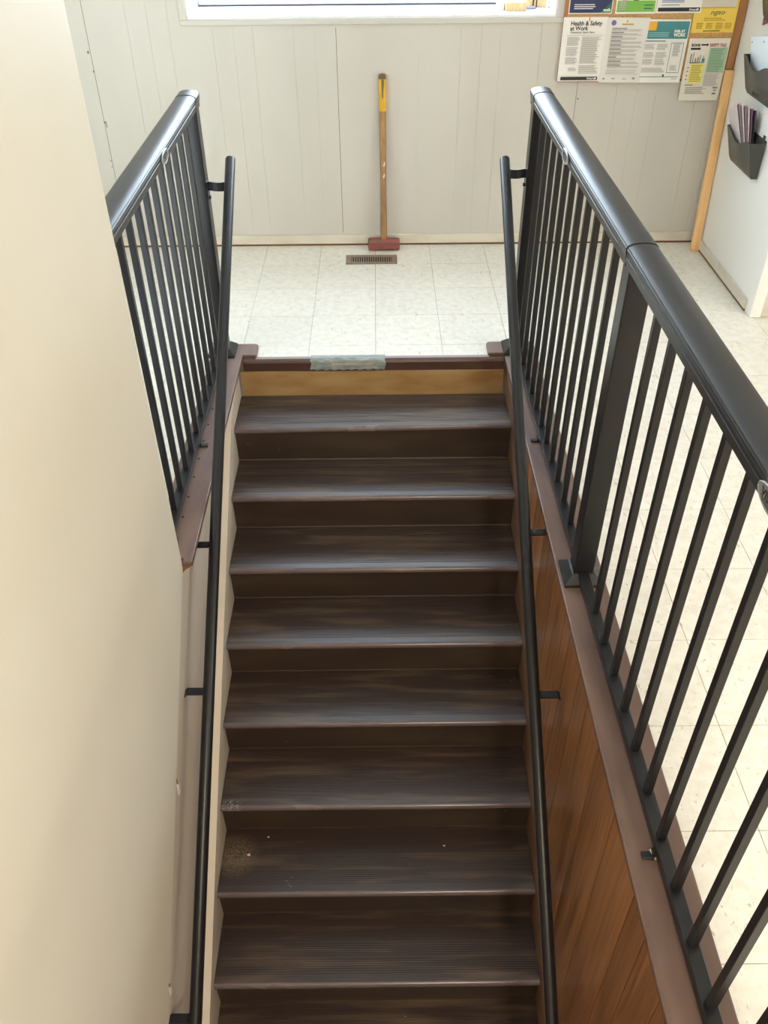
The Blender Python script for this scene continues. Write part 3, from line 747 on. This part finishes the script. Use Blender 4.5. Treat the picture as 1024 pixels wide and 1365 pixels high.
for i in range(n):
    xx = x0 + 0.036 + (x1 - x0 - 0.072) * i / (n - 1)
    if first is None:
        b = B(); b.box(-0.0032, 0.0032, y0 + 0.0265, y1 - 0.0265, 0.0013, z1 - 0.0005, M_VENT); first = part_of(fv, b, 'slat'); first.location.x = xx
    else:
        d = dup(first, fv); d.location.x = xx; d.matrix_parent_inverse = first.matrix_parent_inverse
b = B(); b.tube([(x0 + 0.015, 0.062, z1), (x0 + 0.015, 0.062, z1 + 0.001)], 0.003, M_DARK, 8); part_of(fv, b, 'screw')

# ================================================================== NOTICE BOARD AND PAPERS
YBF = YW - 0.016
bd = tag(empty('notice_board', (1.95, YW, 0.85)), 'cork notice board in a wooden frame on the panelled wall', 'board')
b = B(); b.box(1.552, 2.376, YBF + 0.002, YW - 0.001, 0.852, 1.50, M_CORK); part_of(bd, b, 'cork_panel')
b = B(); b.box(1.538, 1.552, YBF - 0.003, YW - 0.001, 0.842, 1.50, M_FRAMERED, 0.0015); part_of(bd, b, 'frame_side')
b = B(); b.box(1.552, 2.345, YBF - 0.003, YW - 0.001, 0.842, 0.852, M_FRAMERED, 0.0015); part_of(bd, b, 'frame_rail')
b = B(); b.box(2.376, 2.417, YBF - 0.004, YW - 0.001, 0.895, 1.50, M_FRAME, 0.002); part_of(bd, b, 'frame_side')
b = B(); b.box(1.538, 2.416, YBF - 0.003, YW - 0.001, 1.50, 1.515, M_FRAMERED, 0.0015); part_of(bd, b, 'frame_rail')

MC = lambda n, c: mat(n, srgb(*c), 0.6)
INK_GREY = MC('grey_body_print', (176, 173, 172)); INK_MID = MC('mid_grey_print', (128, 125, 128)); NAVY = MC('navy_print', (44, 52, 92)); GREEN = MC('green_print', (120, 178, 76)); DGREEN = MC('deep_green_print', (38, 110, 84))
TEAL = MC('teal_print', (66, 132, 138)); YEL = MC('yellow_print', (232, 200, 84)); OCHRE = MC('ochre_print', (178, 146, 52)); MINT = MC('mint_print', (160, 192, 160)); LEMON = MC('lemon_print', (226, 220, 128)); REDI = MC('red_print', (150, 44, 52)); CREAMP = MC('cream_paper', (224, 218, 206)); BLUEI = MC('blue_print', (96, 112, 160)); GOLD = MC('gold_print', (226, 168, 50))
class Poster:
    def __init__(s, name, label, x0, x1, z0, z1, paper, yoff=0.0, tilt=0.0, group=None, curl=0.0):
        s.w, s.h = x1 - x0, z1 - z0
        s.root = tag(empty(name, (x0, YBF - 0.0012 - yoff, z1), (0, tilt, 0)), label, 'poster', group)
        b = B(); k = b.mi(paper); nx, nz = 8, 8; g = []
        for i in range(nx + 1):
            g.append([b.bm.verts.new((s.w * i / nx, -curl * (max(0, j / nz - 0.4) ** 2) * (1 if True else 0), -s.h * j / nz)) for j in range(nz + 1)])
        for i in range(nx):
            for j in range(nz):
                f = b.bm.faces.new((g[i][j], g[i][j + 1], g[i + 1][j + 1], g[i + 1][j])); f.material_index = k; f.smooth = True
        s.curl = curl
        o = b.build('sheet', s.root); so = o.modifiers.new('t', 'SOLIDIFY'); so.thickness = 0.0004; so.offset = 1
        s.n = 0
    def yo(s, v): return -s.curl * (max(0, v - 0.4) ** 2) - 0.0007
    def blocks(s, name, rects, m):
        """rects in fractions (u0,v0,u1,v1), v down"""
        b = B(); s.n += 1; d = 0.00025 * s.n
        for (u0, v0, u1, v1) in rects:
            q = s.yo((v0 + v1) / 2) - d
            b.box(u0 * s.w, u1 * s.w, q - 0.00015, q, -v1 * s.h, -v0 * s.h, m)
        b.build(name, s.root)
    def lines(s, u0, u1, v0, v1, n, m, name='print_lines', fill=0.5, rag=0.25):
        R = []
        for i in range(n):
            v = v0 + (v1 - v0) * i / n; e = u1 - (u1 - u0) * random.random() * rag
            R.append((u0, v, e, v + (v1 - v0) / n * fill))
        s.blocks(name, R, m)
    def words(s, body, u, v, size, m, bold=0.0, sx=1.0, align='LEFT', shear=0.0):
        s.n += 1
        return text(body, 'lettering', s.root, (u * s.w, s.yo(v) - 0.0003 * s.n, -v * s.h), size, m, (math.pi / 2, 0, 0), align, bold, sx, shear)
PW = M_PAPER
# top row (their upper parts run out of the picture)
p = Poster('poster', 'navy poster with green corner at the top left of the board', 1.556, 1.766, 1.143, 1.42, PW, 0.0)
p.blocks('navy_field', [(0.02, 0.02, 0.98, 0.985)], NAVY)
b = B(); b.prism([(0.72 * p.w, -0.985 * p.h), (0.98 * p.w, -0.985 * p.h), (0.98 * p.w, -0.82 * p.h)], 'y', -0.0016, -0.0013, DGREEN); b.build('green_corner', p.root)
p.lines(0.12, 0.62, 0.855, 0.945, 3, PW, fill=0.4, rag=0.2)
p.words('wsib', 0.80, 0.965, 0.019, PW, 0.0006)
p = Poster('poster', 'green and white flyer between the navy poster and the black footed sheet', 1.782, 1.976, 1.141, 1.42, PW, 0.0)
p.blocks('green_field', [(0.03, 0.80, 0.97, 0.97)], GREEN); p.blocks('photo_patch', [(0.14, 0.70, 0.27, 0.80)], MC('pink_print', (206, 170, 168))); p.blocks('photo_patch', [(0.42, 0.72, 0.55, 0.80)], MC('dark_photo_print', (96, 92, 84)))
p.lines(0.70, 0.93, 0.86, 0.96, 2, DGREEN, fill=0.35); p.lines(0.07, 0.25, 0.80, 0.95, 5, INK_GREY, fill=0.6, rag=0.05)
p = Poster('poster', 'white sheet with a black foot band, top centre of the board', 1.978, 2.196, 1.143, 1.42, PW, 0.0012)
p.blocks('black_band', [(0.04, 0.915, 0.97, 0.975)], M_INK); p.lines(0.1, 0.6, 0.80, 0.85, 2, BLUEI, fill=0.5); p.lines(0.1, 0.55, 0.87, 0.89, 1, INK_MID, fill=0.6)
p.words('Ontario', 0.73, 0.962, 0.013, PW, 0.0003)
b = B(); b.tube([(0.92 * p.w, -0.0014, -0.945 * p.h), (0.92 * p.w, -0.0022, -0.945 * p.h)], 0.005, PW, 8); b.build('emblem', p.root)
p = Poster('poster', 'yellow poster with grey upper panel at the top right of the board', 2.166, 2.374, 1.058, 1.42, YEL, 0.0004)
p.blocks('grey_panel', [(0.03, 0.0, 0.95, 0.70)], MC('warm_grey_print', (208, 200, 186)))
p.blocks('dashed_edge', [(0.04 + 0.05 * i, 0.70, 0.065 + 0.05 * i, 0.712) for i in range(18)], MC('rust_print', (176, 104, 70)))
p.words('ngao', 0.38, 0.785, 0.030, DGREEN, 0.0, 1.2, shear=0.2)
p.lines(0.26, 0.78, 0.825, 0.87, 2, OCHRE, fill=0.4)
for u in (0.1, 0.33, 0.56, 0.77): p.lines(u, u + 0.16, 0.885, 0.96, 4, OCHRE, fill=0.45, rag=0.1)
p.lines(0.28, 0.72, 0.972, 0.99, 1, DGREEN, fill=0.6)
# lower row
p = Poster('poster', 'white Health & Safety at Work poster with a black foot band', 1.537, 1.752, 0.846, 1.130, PW, 0.0035, 0.0, curl=0.003)
p.words('Health & Safety', 0.17, 0.125, 0.0265, M_INK, 0.0007, 0.92); p.words('at Work', 0.17, 0.20, 0.0265, M_INK, 0.0007, 0.92)
p.words('Prevention Starts Here', 0.185, 0.245, 0.0125, INK_MID, 0.0004)
p.blocks('gold_mark', [(0.565, 0.005, 0.60, 0.06)], GOLD); p.blocks('rule', [(0.1, 0.272, 0.95, 0.277)], OCHRE)
p.lines(0.13, 0.42, 0.30, 0.44, 8, INK_GREY); p.lines(0.13, 0.42, 0.46, 0.60, 8, INK_GREY); p.lines(0.13, 0.42, 0.62, 0.73, 6, INK_GREY); p.lines(0.46, 0.92, 0.30, 0.72, 22, INK_GREY, rag=0.3); p.lines(0.46, 0.92, 0.745, 0.88, 7, INK_GREY, rag=0.3); p.lines(0.22, 0.42, 0.78, 0.84, 3, INK_GREY)
p.blocks('black_band', [(0.07, 0.925, 0.93, 0.98)], M_INK); p.words('Ontario', 0.68, 0.965, 0.0125, PW, 0.0003)
b = B(); b.tube([(0.88 * p.w, -0.004, -0.952 * p.h), (0.88 * p.w, -0.0052, -0.952 * p.h)], 0.005, PW, 8); b.build('emblem', p.root)
p = Poster('poster', 'white text sheet with a round emblem, overlapping the Health & Safety poster', 1.750, 1.957, 0.840, 1.128, MC('greyish_paper', (221, 218, 214)), 0.0052, 0.012, curl=0.004)
b = B(); b.tube([(0.16 * p.w, -0.0006, -0.08 * p.h), (0.16 * p.w, -0.0014, -0.08 * p.h)], 0.012, BLUEI, 16); b.build('emblem', p.root)
b = B(); b.tube([(0.47 * p.w, -0.0006, -0.055 * p.h), (0.47 * p.w, -0.0014, -0.055 * p.h)], 0.006, GOLD, 5); b.build('gold_mark', p.root)
p.lines(0.36, 0.66, 0.09, 0.115, 1, OCHRE, fill=0.8)
for i in range(10):
    v = 0.155 + i * 0.062; p.lines(0.14, 0.38 + 0.14 * random.random(), v, v + 0.02, 1, INK_MID, fill=0.7); p.lines(0.14, 0.92, v + 0.021, v + 0.056, 2, INK_GREY, fill=0.5, rag=0.25)
p.lines(0.12, 0.9, 0.80, 0.88, 3, INK_GREY, fill=0.3); p.blocks('footer_marks', [(0.08, 0.925, 0.13, 0.945), (0.30, 0.925, 0.37, 0.94), (0.56, 0.93, 0.65, 0.94), (0.80, 0.915, 0.86, 0.94)], INK_MID)
p = Poster('poster', 'white Fair at Work poster with a teal heading band', 1.944, 2.158, 0.838, 1.118, PW, 0.0038, 0.006, curl=0.003)
p.blocks('teal_band', [(0.0, 0.03, 0.98, 0.30)], TEAL); p.blocks('yellow_tab', [(0.03, 0.03, 0.24, 0.17)], GOLD)
p.words('FAIR AT', 0.66, 0.20, 0.0155, PW, 0.0009, 0.95); p.words('WORK', 0.66, 0.265, 0.0215, PW, 0.0009, 0.85)
p.lines(0.08, 0.55, 0.20, 0.28, 3, MC('pale_teal_print', (140, 186, 190)), fill=0.4)
p.lines(0.04, 0.55, 0.325, 0.35, 1, INK_MID, fill=0.7)
for v in (0.38, 0.51, 0.62): p.lines(0.04, 0.28, v, v + 0.09, 5, INK_GREY); p.lines(0.32, 0.58, v, v + 0.10, 5, INK_GREY)
F = (0.64, 0.36, 0.93, 0.84); e = 0.008
p.blocks('teal_frame', [(F[0], F[1], F[2], F[1] + e), (F[0], F[3] - e, F[2], F[3]), (F[0], F[1] + e, F[0] + e * 1.2, F[3] - e), (F[2] - e * 1.2, F[1] + e, F[2], F[3] - e)], TEAL)
p.lines(0.70, 0.88, 0.38, 0.58, 9, INK_GREY); p.lines(0.70, 0.88, 0.72, 0.81, 4, INK_GREY)
p.lines(0.05, 0.58, 0.76, 0.84, 4, INK_GREY); p.blocks('teal_rule', [(0.03, 0.90, 0.93, 0.908), (0.56, 0.865, 0.60, 0.90)], DGREEN); p.lines(0.78, 0.92, 0.93, 0.95, 1, INK_GREY, fill=0.6)
p = Poster('poster', 'cream SAFETY TALE sheet hanging below the board edge beside the leaning batten', 2.168, 2.371, 0.752, 1.034, CREAMP, 0.0045, 0.0, curl=0.001)
p.words('BONK', 0.075, 0.125, 0.0165, M_INK, 0.0007, 0.95)
p.blocks('arrow', [(0.31, 0.088, 0.45, 0.112)], M_INK)
b = B(); b.prism([(0.45 * p.w, -0.072 * p.h), (0.49 * p.w, -0.10 * p.h), (0.45 * p.w, -0.128 * p.h)], 'y', -0.0016, -0.0012, M_INK); b.build('arrow_head', p.root)
p.words('SAFETY TALE', 0.52, 0.128, 0.0190, REDI, 0.0005, 0.73)
p.blocks('black_label', [(0.07, 0.145, 0.31, 0.178)], M_INK)
p.blocks('mint_panel', [(0.54, 0.145, 0.975, 0.545)], MINT); p.blocks('lemon_panel', [(0.14, 0.40, 0.49, 0.72)], LEMON)
p.blocks('figures', [(0.10, 0.24, 0.13, 0.385), (0.16, 0.22, 0.18, 0.385), (0.22, 0.31, 0.25, 0.385), (0.28, 0.29, 0.31, 0.385), (0.33, 0.26, 0.35, 0.385), (0.10, 0.375, 0.46, 0.388)], INK_MID)
p.blocks('figures', [(0.39, 0.31, 0.46, 0.375), (0.41, 0.27, 0.43, 0.30)], TEAL)
p.lines(0.57, 0.94, 0.16, 0.54, 15, MC('dark_mint_print', (112, 140, 118)), fill=0.4); p.lines(0.53, 0.93, 0.56, 0.77, 11, INK_GREY); p.lines(0.17, 0.46, 0.42, 0.70, 10, OCHRE, fill=0.45)
p.blocks('bullets', [(0.07, v, 0.11, v + 0.018) for v in (0.45, 0.51, 0.58, 0.64)], INK_MID)
p.lines(0.09, 0.35, 0.735, 0.755, 1, M_INK, fill=0.5); p.lines(0.12, 0.66, 0.775, 0.90, 6, INK_MID, fill=0.35); p.blocks('footer_marks', [(0.80, 0.775, 0.92, 0.80), (0.83, 0.82, 0.90, 0.84), (0.81, 0.87, 0.90, 0.90)], INK_MID)

# ------------------------------------------------------------------ batten leaning in the corner
b = B(); A = Vector((2.388, 0.147, 0.0)); C = Vector((2.3955, 0.246, 0.892)); d = (C - A).normalized()
b.box(-0.0225, 0.0225, -0.009, 0.009, 0.0, (C - A).length, M_BATTEN, 0.0015)
o = b.build('wooden_batten'); o.location = A + Vector((0, 0, 0.0015)); o.rotation_euler = d.to_track_quat('Z', 'Y').to_euler(); o.rotation_euler = (-math.atan2(d.y, d.z), math.atan2(d.x, d.z), 0)
tag(o, 'pale pine batten leaning upright in the corner below the notice board', 'board')

# ================================================================== WALL POCKETS
def pocket(label, z):
    """moulded file pocket on the white wall; z = bottom height"""
    root = tag(empty('file_pocket', (XRW, -0.17, z)), label, 'file holder')
    b = B(); k = b.mi(M_HOLDER)
    yf, yn = -0.028, -0.350
    NY = 16
    def sect(t):
        """front panel point column at fraction t along the width: list of (x,y,z) bottom->top"""
        scoop = 0.038 * max(0, math.sin(math.pi * min(1, max(0, (t - 0.08) / 0.84)))) ** 1.6
        col = []
        for s_ in (0, 0.12, 0.5, 0.85, 1.0):
            yb_ = (-0.050) + ((-0.346) - (-0.050)) * t; yt_ = yf + (yn - yf) * t
            h = 0.160 - scoop
            x = XRW - 0.036 - 0.042 * s_ + 0.006 * (0 if s_ else 1)
            col.append((x, yb_ + (yt_ - yb_) * s_, z + h * s_))
        return col
    cols = [[b.bm.verts.new(q) for q in sect(i / NY)] for i in range(NY + 1)]
    for A_, C_ in zip(cols, cols[1:]):
        for q in range(4): b.bm.faces.new((A_[q], A_[q + 1], C_[q + 1], C_[q])).smooth = True
    # bottom and back
    bk0 = [b.bm.verts.new((XRW - 0.004, v[0].co.y, z)) for v in cols]
    for i in range(NY): b.bm.faces.new((cols[i][0], cols[i + 1][0], bk0[i + 1], bk0[i]))
    bk1 = [b.bm.verts.new((XRW - 0.004, v[-1].co.y, z + 0.17)) for v in cols]
    for i in range(NY): b.bm.faces.new((bk0[i], bk0[i + 1], bk1[i + 1], bk1[i]))
    # sides
    for e in (0, NY):
        c = cols[e]; b.bm.faces.new([bk0[e]] + c + [b.bm.verts.new((XRW - 0.004, c[-1].co.y, z + 0.160))])
    bmesh.ops.recalc_face_normals(b.bm, faces=b.bm.faces[:])
    o = part_of(root, b, 'pocket_shell'); so = o.modifiers.new('t', 'SOLIDIFY'); so.thickness = 0.003; so.offset = 0
    b = B(); 
    for yy in (-0.06, -0.31): b.box(XRW - 0.0035, XRW - 0.0003, yy - 0.012, yy + 0.012, z + 0.165, z + 0.185, M_HOLDER)
    part_of(root, b, 'mounting_tab')
    return root
pocket('lowest smoked black wall pocket, stuffed with fanned booklets', 0.550)
pm = pocket('middle smoked black wall pocket, holding a block of white sheets', 0.860)
b = B(); b.box(XRW - 0.0665, XRW - 0.0635, -0.27, -0.20, 0.885, 0.900, M_BLACKPLASTIC, 0.001); o = b.build('label_slot'); o.parent = pm; o.matrix_parent_inverse = Matrix.Translation(pm.location).inverted()
pocket('uppermost smoked black wall pocket, cut by the picture edge', 1.165)
# booklets
covers = [(206, 196, 196), (150, 128, 142), (214, 208, 204), (150, 122, 138), (208, 200, 202), (116, 82, 98), (46, 42, 64)]
for i, c in enumerate(covers):
    tl = math.radians(-31 + i * 3.2)
    b = B(); w, h = 0.125, 0.232
    b.box(-0.0014, 0.0014, -w, 0, 0, h, mat('booklet_cover_%d' % i, srgb(*c), 0.45), 0.0006)
    o = b.build('booklet'); o.location = (XRW - 0.0375 + i * 0.0042, -0.105 - 0.006 * i, 0.568 - 0.0 * i); o.rotation_euler = (tl, math.radians(-10.5 + i * 1.0), 0)
    b = B(); b.box(-0.0009, 0.0009, -w + 0.001, 0.0006, 0.001, h + 0.0006, M_PAPER); pg = b.build('pages', o)
    if i == 6: tag(o, 'dark navy booklet at the back of the lowest wall pocket', 'booklet', 'booklets in the lowest pocket')
    else: tag(o, ['frontmost pale booklet fanned in the lowest wall pocket', 'second booklet from the front in the lowest wall pocket', 'white booklet, third from the front in the lowest wall pocket', 'mauve booklet in the middle of the lowest wall pocket fan', 'whitish booklet behind the mauve one in the lowest wall pocket', 'plum coloured booklet directly in front of the dark navy one'][i], 'booklet', 'booklets in the lowest pocket')
# sheet block in the middle pocket
sb = tag(empty('paper_block', (XRW - 0.05, -0.14, 0.866)), 'thick block of white punched sheets standing in the middle wall pocket', 'paper')
b = B(); b.box(-0.010, 0.010, -0.155, 0.085, 0.0, 0.245, M_PAPERBLUE, 0.001); o = b.build('sheets', sb)
b = B()
for yy in (0.065, -0.08): b.tube([(-0.0106, yy, 0.222), (-0.0099, yy, 0.222)], 0.004, M_DARK, 8)
b.build('punch_hole', sb); sb.rotation_euler = (math.radians(-11), math.radians(-9.5), 0); sb.location = (XRW - 0.019, -0.160, 0.872)
# red leaflet under the top pocket
b = B(); b.box(-0.002, 0.0, -0.12, 0.0, 0.0, 0.03, MC('magenta_leaflet', (150, 70, 96))); o = b.build('leaflet'); o.location = (XRW - 0.004, 0.02, 1.128); o.rotation_euler = (math.radians(-20), 0, 0)
tag(o, 'red leaflet edge poking out below the uppermost wall pocket', 'leaflet')

# ================================================================== THINGS ON THE WINDOW SILL
zs = WZ0 + 0.0022
b = B(); b.box(1.262, 1.365, 0.352, 0.43, zs, zs + 0.038, M_PINE, 0.002); o = b.build('wood_block'); tag(o, 'pale wooden block lying on the window sill, nearest the sill edge', 'block')
b = B(); b.box(-0.055, 0.055, -0.02, 0.02, 0, 0.075, M_PINE, 0.002); o = b.build('wood_block'); o.location = (1.425, 0.478, zs); o.rotation_euler = (0, 0, -0.1); tag(o, 'taller wooden block with dark straps standing at the window corner', 'block')
for dx in (-0.012, 0.004):
    k = B(); k.box(dx, dx + 0.006, -0.0225, -0.0202, 0, 0.075, M_INK); k.build('strap', o)
b = B(); b.box(1.372, 1.420, 0.40, 0.445, zs, zs + 0.009, mat('grey_clip', srgb(120, 120, 138), 0.5), 0.002); o = b.build('clip'); tag(o, 'small dark clip on the sill between the two wooden blocks', 'clip')
b = B(); b.box(1.225, 1.258, 0.372, 0.43, zs, zs + 0.036, M_SILL, 0.004, 2); o = b.build('white_box'); tag(o, 'small white box on the sill left of the wooden block', 'box')
